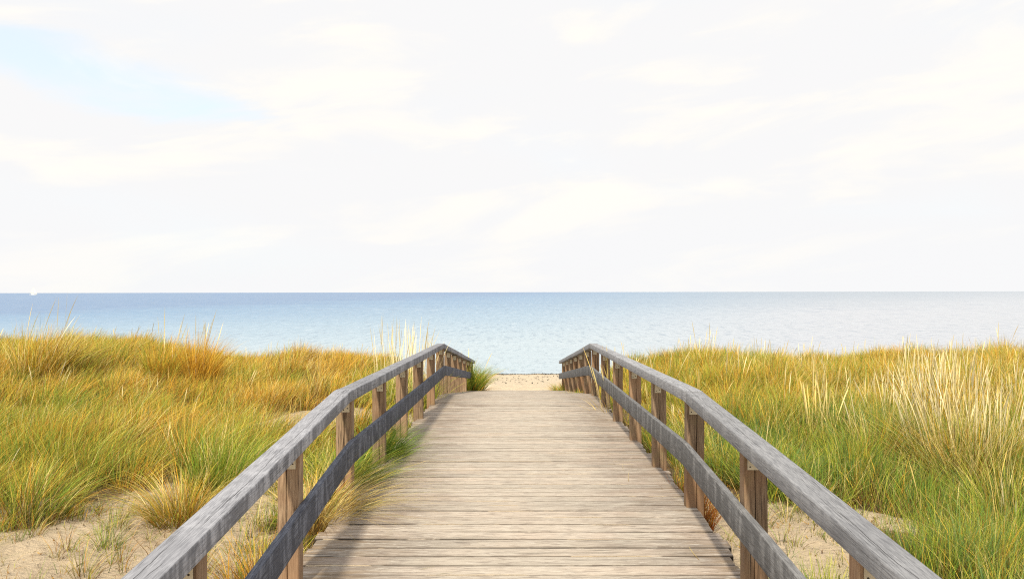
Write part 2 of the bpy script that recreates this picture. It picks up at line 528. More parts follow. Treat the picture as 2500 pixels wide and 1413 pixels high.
xs = axis(-14, 14, 0.11, -3000, 3000)
ys = axis(2.0, 27, 0.11, -900, 120)
X, Y = np.meshgrid(xs, ys)
Z = ground(X, Y)
nx, ny = len(xs), len(ys)
idx = np.arange(nx * ny).reshape(ny, nx)
F = np.stack([idx[:-1, :-1].ravel(), idx[:-1, 1:].ravel(), idx[1:, 1:].ravel(), idx[1:, :-1].ravel()], 1)
sand = mesh_np('sand_ground', np.stack([X.ravel(), Y.ravel(), Z.ravel()], 1), F, M['sand'], smooth=True)
tag(sand, 'pale sand of the dunes and the beach', kind='structure')

xs = axis(-60, 60, 4, -40000, 40000); ys = axis(30, 100, 2, 28, 45000)
X, Y = np.meshgrid(xs, ys); nx, ny = len(xs), len(ys)
idx = np.arange(nx * ny).reshape(ny, nx)
F = np.stack([idx[:-1, :-1].ravel(), idx[:-1, 1:].ravel(), idx[1:, 1:].ravel(), idx[1:, :-1].ravel()], 1)
sea = mesh_np('sea', np.stack([X.ravel(), Y.ravel(), 0 * X.ravel()], 1), F, M['sea'])
tag(sea, 'calm blue sea out to the horizon', kind='structure')

# ------------------------------------------------------------------ boardwalk
walk = empty('boardwalk', (0, 0, 0))
tag(walk, 'pale weathered plank boardwalk running between two railings down to the beach', 'boardwalk')

PITCH, GAP = 0.145, 0.0100
V = []; FQ = []; TN = []
y0 = -2.9
k = 0
while y0 < 24.0:
    y1 = y0 + PITCH
    zc = float(deck_z((y0 + y1) / 2))
    sl_ = (float(deck_z(y1)) - float(deck_z(y0))) / PITCH
    L = -1.385 - abs(random.gauss(0, 0.02)) - (0.03 if random.random() < 0.2 else 0)
    Rr = 1.395 + abs(random.gauss(0, 0.022)) + (0.04 if random.random() < 0.2 else 0)
    nseg = 26 if y0 > 2 else 6
    tn = random.random()
    dzp = random.gauss(0, 0.0010); tilt = random.gauss(0, 0.005); yaw = random.gauss(0, 0.0009)
    hw = (PITCH - GAP * random.uniform(0.55, 1.15)) / 2
    yc = (y0 + y1) / 2
    xx = np.linspace(L, Rr, nseg + 1)
    ph = random.uniform(0, 100)
    e1 = 0.006 * (fbm(xx * 2.5 + ph, xx * 0 + 1, 3, 3) - 0.5); e2 = 0.006 * (fbm(xx * 2.5 + ph, xx * 0 + 9, 4, 3) - 0.5)
    cup = 0.004 * (fbm(xx * 1.2 + ph, xx * 0 + 5, 8, 2) - 0.5)
    b = len(V)
    r_ = 0.006
    for i, xv in enumerate(xx):
        a_ = -hw + e1[i]; c_ = hw + e2[i]
        wear = 0.003
        prof = [(a_, -0.04), (a_, -r_ * 1.2), (a_ + r_ * 0.5, -0.0015), (a_ + r_ * 2.0, 0.0), (0, cup[i] + wear * 0.3), (c_ - r_ * 2.0, 0.0), (c_ - r_ * 0.5, -0.0015), (c_, -r_ * 1.2), (c_, -0.04)]
        for (py, pz) in prof:
            V.append((xv, yc + py + yaw * xv * 3, zc + pz + py * (sl_ + tilt) + dzp + cup[i])); TN.append(tn)
    n = 9
    for i in range(nseg):
        for j in range(n - 1):
            a_ = b + i * n + j
            FQ.append((a_, a_ + n, a_ + n + 1, a_ + 1))
        FQ.append((b + i * n + n - 1, b + (i + 1) * n + n - 1, b + (i + 1) * n, b + i * n))
    FQ.append(tuple(b + j for j in range(n)))
    FQ.append(tuple(b + nseg * n + n - 1 - j for j in range(n)))
    y0 = y1; k += 1
deck = mesh_np('deck', V, FQ, M['deck'], parent=walk, tone=np.array(TN))
ea = deck.data.attributes.new('edge', 'FLOAT', 'POINT')
ea.data.foreach_set('value', np.tile(np.array([1, 1, .35, 0, 0, 0, .35, 1, 1], np.float32), len(V) // 9))

# sand caught in the gaps
xx = np.linspace(-1.36, 1.36, 110); yy = np.arange(2.0, 23.9, PITCH / 2)
V = []; FQ = []
m_ = 0
for k in range(int(26.8 / PITCH)):
    yg = -2.9 + PITCH * (k + 1)
    if yg < 2 or yg > 23.9: continue
    zz = float(deck_z(yg))
    fl = fbm(xx * 1.6 + k * 3.7, xx * 0 + k * 1.3, 33, 4)
    cen = np.exp(-(xx / 0.9) ** 2) * 0.06
    dep = -0.030 + 0.0285 * sst(0.58, 0.68, fl + cen)
    for xv, d in zip(xx, dep):
        for dyy in (-0.013, 0.013):
            V.append((xv, yg + dyy, zz + d))
    b = m_ * len(xx) * 2
    for i in range(len(xx) - 1):
        a_ = b + i * 2
        FQ.append((a_, a_ + 2, a_ + 3, a_ + 1))
    m_ += 1
gs = mesh_np('trapped_sand', V, FQ, M['sand'], parent=walk)

for s in (-1, 0, 1):
    mb = MB()
    rings = []
    for yv in [-2.85, 2, 6, 10, 13.8, 18, 23.9]:
        zt = float(deck_z(yv)) - 0.045; xo = s * 1.24
        rings.append([(xo - 0.045, yv, zt - 0.17), (xo + 0.045, yv, zt - 0.17), (xo + 0.045, yv, zt), (xo - 0.045, yv, zt)])
    mb.loft(rings)
    mb.build('support_beam', M['beam'], walk)

# ------------------------------------------------------------------ railings
H_TOP, H_TH, H_W = 0.917, 0.088, 0.137
IN_X = 1.303


def rail_member(name, side, ya, yb, x_in, x_out, top, bot, mat, parent, rnd, seed, gap=0.0, bendz=0.0):
    """a long timber along y, section rounded by hand, slightly bowed and worn"""
    n = max(4, int((yb - ya) / 0.12))
    yv = np.linspace(ya + gap, yb - gap, n)
    rings = []
    for i, y in enumerate(yv):
        z0 = float(deck_z(y))
        wob = 0.004 * (float(vnoise(y * 1.3, seed, 3)) - 0.5)
        wz = 0.005 * (float(vnoise(y * 0.9, seed + 5, 4)) - 0.5)
        r1 = rnd * (0.8 + 0.6 * float(vnoise(y * 3.1, seed, 7)))
        r2 = rnd * (0.8 + 0.6 * float(vnoise(y * 2.3, seed, 8)))
        zt, zb = z0 + top + wz, z0 + bot + wz
        cv = 0.026 * max(0.0, 6.1 - y) if side < 0 else 0.0
        a, b = x_in + wob - cv, x_out + wob - cv
        pr = []
        for (cx, cz, sx, sz, r) in ((a, zt, 1, -1, r1), (b, zt, -1, -1, r2), (b, zb, -1, 1, rnd * 0.5), (a, zb, 1, 1, rnd * 0.5)):
            # two chamfer steps per corner
            if (cx, cz) == (a, zt): pts = [(cx, cz - r), (cx + r * .3, cz - r * .3), (cx + r, cz)]
            elif (cx, cz) == (b, zt): pts = [(cx - r, cz), (cx - r * .3, cz - r * .3), (cx, cz - r)]
            elif (cx, cz) == (b, zb): pts = [(cx, cz + r), (cx - r * .3, cz + r * .3), (cx - r, cz)]
            else: pts = [(cx + r, cz), (cx + r * .3, cz + r * .3), (cx, cz + r)]
            pr += pts
        rings.append([(side * px_, y, pz_) for px_, pz_ in pr])
    mb = MB(); mb.loft(rings, tone=random.random())
    o = mb.build(name, mat, parent, smooth=False)
    for p_ in o.data.polygons: p_.use_smooth = len(p_.vertices) == 4
    o.data.set_sharp_from_angle(angle=R(50))
    if side < 0:
        a_ = o.data.attributes['gpos']; buf = np.zeros(len(o.data.vertices) * 3, np.float32)
        a_.data.foreach_get('vector', buf); buf = buf.reshape(-1, 3)
        buf[:, 0] -= 0.026 * np.maximum(0, 6.1 - buf[:, 1]); a_.data.foreach_set('vector', buf.ravel())
    return o


def make_post(side, y, parent, seed):
    rnd = random.Random(seed)
    z0 = float(deck_z(y))
    w_, d_ = 0.135 + rnd.uniform(-.006, .006), 0.095
    x0 = 1.330
    zt = z0 + H_TOP - H_TH + 0.004
    zb = float(ground(side * 1.4, y)) - 0.15
    o = empty_part('post', parent, (side * x0, y, 0))
    return o, w_, d_, x0, zb, zt


def railing(name, label, side, ys_posts, bends, bmat):
    root = empty(name, (side * 1.38, 0, 0))
    tag(root, label, 'railing', 'wooden railings along the boardwalk')
    inv = Matrix.Translation((-side * 1.38, 0, 0))

    def fix(o):
        # mesh built in world space: shift it so that the part sits under the thing's own base
        o.data.transform(inv); return o
    segs = [(-2.5, bends[0])] + [(bends[i], bends[i + 1]) for i in range(len(bends) - 1)]
    for i, (a, b) in enumerate(segs):
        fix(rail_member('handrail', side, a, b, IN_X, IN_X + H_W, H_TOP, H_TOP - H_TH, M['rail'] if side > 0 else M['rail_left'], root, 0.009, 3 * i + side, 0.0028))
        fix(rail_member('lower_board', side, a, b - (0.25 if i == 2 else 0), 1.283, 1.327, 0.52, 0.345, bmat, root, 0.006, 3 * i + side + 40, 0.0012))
    for k, y in enumerate(ys_posts):
        rnd = random.Random(k * 7 + (side > 0))
        z0 = float(deck_z(y))
        w_, d_ = 0.133 + rnd.uniform(-.006, .006), 0.095
        zt = z0 + H_TOP - H_TH + 0.003
        zb = float(ground(side * 1.4, y)) - 0.15
        x0 = 1.329 if side > 0 else 1.329 - 0.026 * max(0.0, 6.1 - y)
        mb = MB()
        tone = rnd.random()
        n = 12
        lean = rnd.uniform(-.008, .008)
        split = rnd.uniform(0.42, 0.58)          # most posts have a deep check down the camera-facing side
        depth = 0.016 if (side > 0 or rnd.random() < 0.5) else 0.006
        rings = []
        for i in range(n + 1):
            tt = i / n
            z = zb + (zt - zb) * tt
            j = lambda a: 0.003 * (float(vnoise(z * 4, k * 3.3 + a, 6)) - 0.5)
            ox = lean * (1 - tt)
            sp_ = split + 0.10 * (float(vnoise(z * 2.2, k * 5.1, 2)) - 0.5)
            cw = 0.0035 * (0.5 + float(vnoise(z * 3, k * 2.1, 5))) if depth > 0.01 else 0.002
            c = 0.006
            pts = [(c, 0), (w_ * sp_ - cw, 0.0), (w_ * sp_, depth), (w_ * sp_ + cw, 0.0), (w_ - c, 0), (w_, c), (w_, d_ - c), (w_ - c, d_), (c, d_), (0, d_ - c), (0, c)]
            rings.append([(side * (x0 + px_ + ox + j(1)) - side * 1.38, y - d_ / 2 + py_ + j(2), z) for px_, py_ in pts])
        mb.loft(rings, tone=tone)
        po = mb.build('post', M['post'], root)
        # angle bracket with two screws
        bw, bh = 0.062, 0.100
        bx = x0 + 0.050
        yb_ = y - d_ / 2 - 0.0025 + 0
        zt_ = zt - 0.004
        rt = Matrix.Translation((0, 0, 0))
        b2 = MB()
        X0, X1 = side * (bx - bw / 2) - side * 1.38, side * (bx + bw / 2) - side * 1.38
        X0, X1 = min(X0, X1), max(X0, X1)
        ring = lambda yy_, z_: [(X0, yy_, z_), (X1, yy_, z_)]
        b2.add([(X0, yb_, zt_ - bh), (X1, yb_, zt_ - bh), (X1, yb_ - .003, zt_ - bh), (X0, yb_ - .003, zt_ - bh),
                (X0, yb_, zt_), (X1, yb_, zt_), (X1, yb_ - .003, zt_), (X0, yb_ - .003, zt_)],
               [(0, 1, 2, 3), (4, 7, 6, 5), (0, 3, 7, 4), (1, 5, 6, 2), (3, 2, 6, 7), (0, 4, 5, 1)])
        zu = zt_ - 0.003
        b2.add([(X0, yb_ - .003, zu), (X1, yb_ - .003, zu), (X1, yb_ - .045, zu), (X0, yb_ - .045, zu),
                (X0, yb_ - .003, zu + .003), (X1, yb_ - .003, zu + .003), (X1, yb_ - .045, zu + .003), (X0, yb_ - .045, zu + .003)],
               [(0, 3, 2, 1), (4, 5, 6, 7), (0, 4, 7, 3), (1, 2, 6, 5), (3, 7, 6, 2), (0, 1, 5, 4)])
        b2.build('bracket', M['bracket'], po)
        if y < 13:
            for q, (sx, sz) in enumerate(((-.016, -.082), (.014, -.070))):
                b3 = MB()
                cx = (X0 + X1) / 2 + sx; cz = zt_ + sz
                r0 = [(cx + .0052 * math.cos(a * math.pi / 4), yb_ - .0025, cz + .0052 * math.sin(a * math.pi / 4)) for a in range(8)]
                r1 = [(cx + .004 * math.cos(a * math.pi / 4), yb_ - .0055, cz + .004 * math.sin(a * math.pi / 4)) for a in range(8)]
                b3.loft([r0, r1])
                b3.build('screw', M['screw'], po)
    return root


railing('railing', 'wooden railing on the left of the boardwalk, its lower board slate grey with painted-in shade', -1,
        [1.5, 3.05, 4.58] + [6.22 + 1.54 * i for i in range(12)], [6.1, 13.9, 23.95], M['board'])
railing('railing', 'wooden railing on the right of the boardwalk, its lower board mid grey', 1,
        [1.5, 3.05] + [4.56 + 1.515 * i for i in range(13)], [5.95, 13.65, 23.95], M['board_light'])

# ------------------------------------------------------------------ grass
PAL = {
    'gold':   [(0.56, 0.33, 0.07), (0.50, 0.27, 0.055), (0.62, 0.41, 0.11), (0.42, 0.24, 0.06)],
    'orange': [(0.58, 0.33, 0.07), (0.50, 0.26, 0.055), (0.62, 0.40, 0.10), (0.36, 0.18, 0.045)],
    'straw':  [(0.74, 0.60, 0.27), (0.66, 0.50, 0.20), (0.78, 0.67, 0.38)],
    'pale':   [(0.86, 0.78, 0.58), (0.80, 0.71, 0.46), (0.74, 0.63, 0.38)],
    'green':  [(0.13, 0.22, 0.045), (0.10, 0.18, 0.04), (0.18, 0.27, 0.06), (0.24, 0.30, 0.07)],
    'blue':   [(0.10, 0.21, 0.09), (0.14, 0.26, 0.11), (0.08, 0.17, 0.065)],
    'olive':  [(0.34, 0.34, 0.08), (0.27, 0.28, 0.06), (0.42, 0.38, 0.10), (0.22, 0.22, 0.05)],
    'brown':  [(0.20, 0.11, 0.045), (0.27, 0.15, 0.055), (0.14, 0.08, 0.035)],
    'rust':   [(0.50, 0.17, 0.04), (0.42, 0.12, 0.03), (0.36, 0.16, 0.06)],
}
PAL = {k: np.array(v) for k, v in PAL.items()}
PAL['gold'] *= (1.18, 1.18, 1.0); PAL['olive'] *= (1.15, 1.12, .95); PAL['straw'] *= (1.05, 1.05, 1.0); PAL['green'] *= (1.0, 1.1, .9)
for k_ in PAL: PAL[k_] = PAL[k_] * ((0.97, 0.87, 0.55) if k_ in ('gold', 'orange') else ((1, 1, .9) if k_ == 'pale' else (1.0, 0.97, 0.62)))
PAL['straw'] *= (1.02, 1.04, 1.35)
for k_ in ('gold', 'orange', 'olive'): PAL[k_] = np.minimum(PAL[k_] * (1.20, 1.32, 1.3), .8)
PAL['green'] *= (1.25, 1.2, 1.15); PAL['blue'] *= (1.2, 1.15, 1.3)
MIX_KEYS = list(PAL)


def pick_colors(n, weights, r):
    keys = list(weights); w_ = np.array([weights[k] for k in keys], float); w_ /= w_.sum()
    ki = r.choice(len(keys), n, p=w_)
    out = np.zeros((n, 3))
    for i, k in enumerate(keys):
        msk = ki == i; c = PAL[k]
        out[msk] = c[r.integers(0, len(c), msk.sum())]
    return out * r.uniform(0.5, 1.35, (n, 1))


WIND = np.array([0.85, 0.25])


class Grass:
    def __init__(s): s.co = []; s.f = []; s.c = []; s.n = 0

    def blades(s, base, h, lean, bend, width, colr, r, nseg=3, head=None, basecol=None):
        """base (N,3); lean (N,2) horizontal drift per unit height; bend (N,2) extra drift that grows with height"""
        N = len(base)
        if N == 0: return
        t = np.linspace(0, 1, nseg + 1)[None, :, None]
        drift = lean[:, None, :] * t + bend[:, None, :] * t ** 2.2
        dl = np.linalg.norm(lean + bend, axis=1)[:, None]
        tz = t[:, :, 0] * (1 - 0.0 * dl) - 0.34 * np.clip(dl, 0, 1.6) * t[:, :, 0] ** 2.4
        P = np.zeros((N, nseg + 1, 3))
        P[:, :, :2] = base[:, None, :2] + drift * h[:, None, None]
        P[:, :, 2] = base[:, 2][:, None] + h[:, None] * tz
        ang = r.uniform(0, math.pi, N)
        side = np.stack([np.cos(ang), np.sin(ang) * 0.6, 0 * ang], 1)
        prof = head if head is not None else (1 - np.linspace(0, 1, nseg + 1) ** 2.0) * 0.95 + 0.05
        off = side[:, None, :] * (width[:, None, None] * 0.5) * prof[None, :, None]
        A = P - off; B = P + off
        co = np.stack([A, B], 2).reshape(N, -1, 3)            # per blade 2*(nseg+1) verts
        nv = 2 * (nseg + 1)
        q = np.array([[2 * i, 2 * i + 1, 2 * i + 3, 2 * i + 2] for i in range(nseg)])
        F = (np.arange(N)[:, None, None] * nv + q[None]).reshape(-1, 4) + s.n
        if basecol is None: basecol = colr * np.array([0.34, 0.25, 0.21])  # brown sheaths at the foot, darkened further as painted shade inside clumps
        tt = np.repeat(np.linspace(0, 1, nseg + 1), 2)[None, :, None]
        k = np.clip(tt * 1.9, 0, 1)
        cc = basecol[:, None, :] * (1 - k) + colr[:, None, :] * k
        s.co.append(co.reshape(-1, 3)); s.f.append(F); s.c.append(cc.reshape(-1, 3)); s.n += N * nv

    def clump(s, x, y, rad, n, h, weights, r, spread=0.5, wind=0.25, width=0.006, nseg=4, droop=0.35, z=None, upright=1.0):
        weights = {k_: v_ * math.exp(r.normal(0, 0.8)) for k_, v_ in weights.items()}
        a = r.uniform(0, 2 * math.pi, n); q = np.sqrt(r.uniform(0, 1, n))
        ox, oy = np.cos(a) * q, np.sin(a) * q
        bx, by = x + ox * rad, y + oy * rad
        bz = ground(bx, by) - 0.02 if z is None else np.full(n, z)
        base = np.stack([bx, by, bz], 1)
        hh = h * r.uniform(0.55, 1.08, n) * (1 - 0.2 * q)
        out = np.stack([ox, oy], 1)
        rn = r.normal(0, 1, (n, 2))
        lean = out * spread * 0.55 + rn * 0.19 + WIND * wind * 0.35
        bend = out * spread * r.uniform(0.1, 1.0, (n, 1)) * droop * 2 + rn * 0.08 + WIND * wind * r.uniform(0.2, 1.3, (n, 1))
        s.blades(base, hh, lean, bend, np.full(n, width) * r.uniform(0.6, 1.3, n), pick_colors(n, weights, r), r, nseg)

    def heads(s, x, y, rad, n, h, r, col='straw', wind=0.2, width=0.017, stem=0.004, spread=0.25, z=None):
        """flowering stalks: a thin stem that carries a long spindle"""
        a = r.uniform(0, 2 * math.pi, n); q = np.sqrt(r.uniform(0, 1, n))
        bx, by = x + np.cos(a) * q * rad, y + np.sin(a) * q * rad
        bz = ground(bx, by) - 0.02 if z is None else np.full(n, z)
        base = np.stack([bx, by, bz], 1)
        out = np.stack([np.cos(a), np.sin(a)], 1) * q[:, None]
        rn = r.normal(0, 1, (n, 2))
        lean = out * spread * 0.5 + rn * 0.07 + WIND * wind * 0.4
        bend = rn * 0.03 + out * spread * 0.12 + WIND * wind * r.uniform(0.0, 0.5, (n, 1))
        k = stem / width
        prof = np.array([k * 1.2, k * 1.1, k, k, k, k, 0.75, 1.0, 0.85, 0.12])
        hh = h * r.uniform(0.75, 1.08, n)
        cc = pick_colors(n, {col: 1}, r)
        for rep in range(2):
            rr = np.random.default_rng(int(abs(x * 977 + y * 131) * 10) + rep)
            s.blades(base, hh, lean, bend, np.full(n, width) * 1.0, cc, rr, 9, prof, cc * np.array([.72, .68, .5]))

    def build(s, name, parent=None):
        co = np.concatenate(s.co); F = np.concatenate(s.f); c = np.concatenate(s.c)
        return mesh_np(name, co, F, M['grass'], col=c, parent=parent)


def blob(x, y, cx, cy, rx, ry):
    return np.exp(-(((x - cx) / rx) ** 2 + ((y - cy) / ry) ** 2))


def cover(x, y):
    """how much of the sand is grown over, 0..1"""
    n = float(fbm(x * 0.9, y * 0.9, 51, 3))
    if x < 0:
        d = 0.12 + 0.9 * float(sst(7.3, 9.3, y))
        d += 0.85 * (n - 0.5) * 2
        d -= 1.2 * float(blob(x, y, -3.2, 6.5, 1.1, 1.1)) + .9 * float(blob(x, y, -3.0, 4.9, 1.2, .9))
        d -= 1.4 * float(blob(x, y, -3.3, 11.6, 1.2, 1.0))
        d -= 1.0 * float(blob(x, y, -2.3, 12.8, 0.7, 1.1)) + 0.9 * float(blob(x, y, -2.1, 9.2, 0.6, 1.0))
        d += 0.8 * float(sst(-3.5, -4.4, x)) * float(sst(5.2, 6.2, y)) + 0.9 * float(blob(x, y, -2.1, 7.2, 0.6, 1.3))
    else:
        d = 0.55 + 0.6 * float(sst(6.8, 8.5, y)) + 0.6 * float(sst(2.5, 3.1, x)) + 0.45 * (n - 0.5) * 2
        d -= 1.15 * float(blob(x, y, 2.25, 6.6, 0.75, 1.3))
        d -= 1.2 * float(blob(x, y, 3.35, 7.1, 0.55, 0.45))
        d -= 0.6 * float(blob(x, y, 2.0, 4.7, 0.5, 0.7))
    if y > 17.5: d -= float(sst(18.5, 22.5, y)) * 0.8
    return min(1, max(0, d))


def mixture(x, y):
    """blend of kinds by place"""
    n = float(fbm(x * 0.55 + 9, y * 0.55, 71, 3)); m = float(fbm(x * 0.8, y * 0.8 + 4, 77, 3))
    if x < 0:
        if y > 9.3:
            g = float(sst(0.60, 0.72, m))
            mix = {'gold': 1.5, 'orange': 0.65 - 0.4 * n, 'olive': 0.35 + 1.6 * g, 'straw': 0.7, 'brown': 0.25, 'green': 0.15 + 1.8 * g}
            if y < 12: mix['olive'] += 0.7; mix['green'] += 0.25
            if x < -.52 * y: mix['olive'] += .8; mix['green'] += .6
            if x > -3.4: mix['green'] += 1.0; mix['olive'] += 1.5
            if y > 13.5 and x < -5: mix['olive'] += 0.8
        else:
            mix = {'gold': 0.7, 'olive': 1.3, 'green': 0.7 + m, 'orange': 0.25, 'straw': 0.25, 'brown': 0.2}
    else:
        far = float(sst(9.5, 12, y))
        mix = {'green': 1.7 - 1.0 * far + 0.8 * (m - .4), 'blue': max(0.05, 0.7 - 0.7 * far), 'olive': 1.2, 'gold': 0.25 + 0.9 * far + 0.6 * float(sst(4.5, 7, x)) * float(sst(7, 9, y)),
               'straw': 0.35 + 0.9 * float(sst(3.5, 6, x)) * float(sst(6.5, 8.5, y)), 'orange': 0.05 + 0.4 * far * n, 'brown': 0.12}
    return {k: max(0.02, v) for k, v in mix.items()}


# dead thatch on the ground wherever the grass stands
gn = len(sand.data.vertices)
gc = np.zeros(gn * 3, np.float32); sand.data.vertices.foreach_get('co', gc); gc = gc.reshape(-1, 3)
th = np.zeros(gn, np.float32)
for i_ in np.nonzero((np.abs(gc[:, 0]) > 1.5) & (np.abs(gc[:, 0]) < 14) & (gc[:, 1] > 3.0) & (gc[:, 1] < 23))[0]:
    th[i_] = cover(float(gc[i_, 0]), float(gc[i_, 1]))
a_ = sand.data.attributes.new('thatch', 'FLOAT', 'POINT'); a_.data.foreach_set('value', th)

G = Grass()
S = Grass()
r = rng
cnt = 0
TUFTS = []
yv = 3.2
STEP = 0.30
while yv < 23.5:
    half = 0.70 * yv + 2.2
    xv = -half
    while xv < half:
        x = xv + r.uniform(-.15, .15); y = yv + r.uniform(-.15, .15)
        xv += STEP
        if abs(x) < 1.62: continue
        if y > 19.5 and abs(x) > 9: continue
        d = cover(x, y)
        if r.uniform() > d * 0.72: continue
        hk = 0.45 + 0.55 * min(1, d)
        if x < 0:
            h = (0.62 if y > 9.3 else 0.55)
            h += 0.10 * float(fbm(x, y, 91, 2))
        else:
            h = 0.62 + 0.22 * float(sst(4.5, 7, x)) * (1 - float(sst(10, 12, y))) + 0.1 * float(fbm(x, y, 92, 2))
        if 1.6 < abs(x) < 2.5 and not (x < 0 and 5 < y < 9): h *= 0.62
        h *= hk * r.uniform(0.75, 1.15) * (0.45 + 1.05 * float(fbm(x * 1.1, y * 1.1, 95, 2)))
        if y > 16: h *= 0.85
        wd = 0.0040 + 0.00036 * max(0, y - 4)
        nb = int((190 if y < 10 else 130) * (0.5 + 0.5 * d))
        wind = 0.30 if x < 0 else 0.12
        sp = r.uniform(0.25, 0.65) if (x > 0 or y < 9.3) else r.uniform(0.12, 0.35)
        G.clump(x, y, r.uniform(0.13, 0.26), nb, h, mixture(x, y), r, spread=sp, wind=wind * r.uniform(.5, 1.4), width=wd, nseg=4 if y < 10 else 3)
        cnt += nb
        # dead litter at the foot
        if y < 12 and r.uniform() < 0.6:
            G.clump(x, y, 0.22, 22, 0.28, {'brown': 1.2, 'orange': .8, 'straw': .4, 'rust': .2}, r, spread=1.5, wind=0.1, width=wd, nseg=3, droop=.7)
        # flowering stalks
        pr = 0.07 if x < 0 else 0.07 + 0.85 * float(sst(3.6, 6.5, x)) * float(sst(6.5, 8.5, y)) * (1 - float(sst(11, 12.5, y)))
        if r.uniform() < pr * (1 if y > 7.5 else .25) and y > 5:
            S.heads(x, y, 0.25, int(r.integers(1, 4) if x < 0 else r.integers(2, 8)), h * 1.0 + r.uniform(0.05, 0.28), r, 'straw' if r.uniform() < .4 else 'pale', wind=wind, width=0.009 + 0.0004 * (y - 5), stem=0.003 + 0.0003 * max(0, y - 5))
    yv += STEP
for i in range(420):
    x = r.uniform(-11, 9.5); y = r.uniform(5.2, 15.5)
    if abs(x) < 2.1 or abs(x) > .72 * y + 1.2: continue
    d = cover(x, y)
    if d < .55: continue
    if any((x - a) ** 2 + (y - b) ** 2 < 0.62 ** 2 for a, b in TUFTS): continue
    TUFTS.append((x, y))
    hh = r.uniform(.72, 1.0) * (1 if y < 11.5 else .74) * (.8 if x > 0 and x < 3.5 else 1)
    mx_ = mixture(x, y)
    kk = list(mx_); fav = kk[int(r.integers(0, len(kk)))]
    if fav in ('gold', 'olive', 'straw', 'green'): mx_[fav] = mx_[fav] * 2.2 + .3
    G.clump(x, y, r.uniform(.16, .30), int(r.integers(260, 420)), hh, mx_, r, spread=r.uniform(.45, .85), wind=(.45 if x < 0 else r.uniform(-.25, .25)) * r.uniform(.5, 1.3), width=0.0042 + 0.00036 * max(0, y - 4), nseg=5, droop=.5)
    G.clump(x, y, .26, 60, .34, {'brown': 1.4, 'orange': .8, 'rust': .25, 'straw': .3}, r, spread=1.5, wind=0, width=.005, nseg=3, droop=.8)
print('blades', cnt)
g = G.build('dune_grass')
tag(g, 'golden, olive and green dune grass covering both sides of the boardwalk', 'grass', kind='stuff')
g = S.build('flowering_grass')
tag(g, 'tall pale straw stalks with long seed heads rising out of the dune grass', 'grass', kind='stuff')

# scattered single sprigs on the open sand
G = Grass()
for i in range(950):
    if i % 2: x, y = r.uniform(-6.0, -1.6), 9.0 - 4.6 * r.uniform() ** 1.5
    else: x, y = r.uniform(1.55, 4.8), r.uniform(4.2, 8.8)
    G.clump(x, y, 0.05, int(r.integers(3, 16)), r.uniform(0.06, 0.30) + (0.25 if r.uniform() < .2 else 0), {'brown': .6, 'olive': 1, 'green': 1, 'straw': .5, 'orange': .4}, r, spread=.8, wind=.2, width=0.0045, nseg=3)
for i in range(46):
    x, y = (r.uniform(-5.2, -1.9), r.uniform(4.6, 8.4)) if i % 3 else (r.uniform(1.8, 4.2), r.uniform(4.4, 7.5))
    G.clump(x, y, .10, int(r.integers(35, 90)), r.uniform(.25, .5), {'olive': 1, 'green': 1.2, 'gold': .5, 'straw': .4, 'brown': .3}, r, spread=.9, wind=.2, width=0.0042, nseg=4, droop=.6)
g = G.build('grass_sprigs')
tag(g, 'thin sprigs of young grass scattered over the bare sand', 'grass', kind='stuff')


# twigs and dead bits lying on the sand
D = Grass()
n = 8000
x = np.where(r.uniform(size=n) < .55, r.uniform(-6.2, -1.45, n), r.uniform(1.45, 5, n)); y = r.uniform(4, 10, n)
kp = fbm(x * 1.6, y * 1.6, 88, 3) > .43
x, y = x[kp], y[kp]; n = len(x)
D.blades(np.stack([x, y, ground(x, y) + .004], 1), r.uniform(.008, .04, n), r.normal(0, 1.6, (n, 2)), r.normal(0, 1.2, (n, 2)), r.uniform(.003, .012, n), pick_colors(n, {'brown': 2, 'rust': .2, 'gold': .6, 'straw': .3}, r) * .7, r, 2)
o = D.build('plant_litter')
tag(o, 'dead bits of grass and twigs littering the bare sand', 'plant litter', kind='stuff')


# ---- tussocks one can point at
def tussock(label, x, y, rad, n, h, weights, spread=.6, wind=.25, width=None, head_w=0.014, heads=0, head_h=None, droop=.35, z=None, nseg=5, group=None, head_col='straw', litter=True):
    t = Grass()
    wd = width or (0.0046 + 0.00042 * max(0, y - 4))
    t.clump(x, y, rad, n, h, weights, r, spread=spread, wind=wind, width=wd, nseg=nseg, droop=droop, z=z)
    if litter:
        t.clump(x, y, rad * 1.1, n // 6, h * .4, {'brown': 1, 'orange': .6, 'straw': .4}, r, spread=1.4, wind=0, width=wd, nseg=3, droop=.7, z=z)
    zg = float(ground(x, y))
    for k in range(len(t.co)): t.co[k] = t.co[k] - np.array([x, y, zg])
    o = t.build('grass_tussock')
    o.location = (x, y, zg)
    tag(o, label, 'grass tussock', group or 'grass tussocks on the dune')
    if heads:
        hd = Grass()
        hd.heads(x, y, rad * .9, heads, head_h or h * 1.25, r, head_col, wind=wind, width=head_w + 0.0005 * max(0, y - 5), stem=0.003 + 0.0003 * max(0, y - 5), spread=spread * .5, z=z)
        for k in range(len(hd.co)): hd.co[k] = hd.co[k] - np.array([x, y, zg])
        ho = hd.build('seed_heads', o)
    return o


def px(p, y): return (p - 1262) / 1875 * y


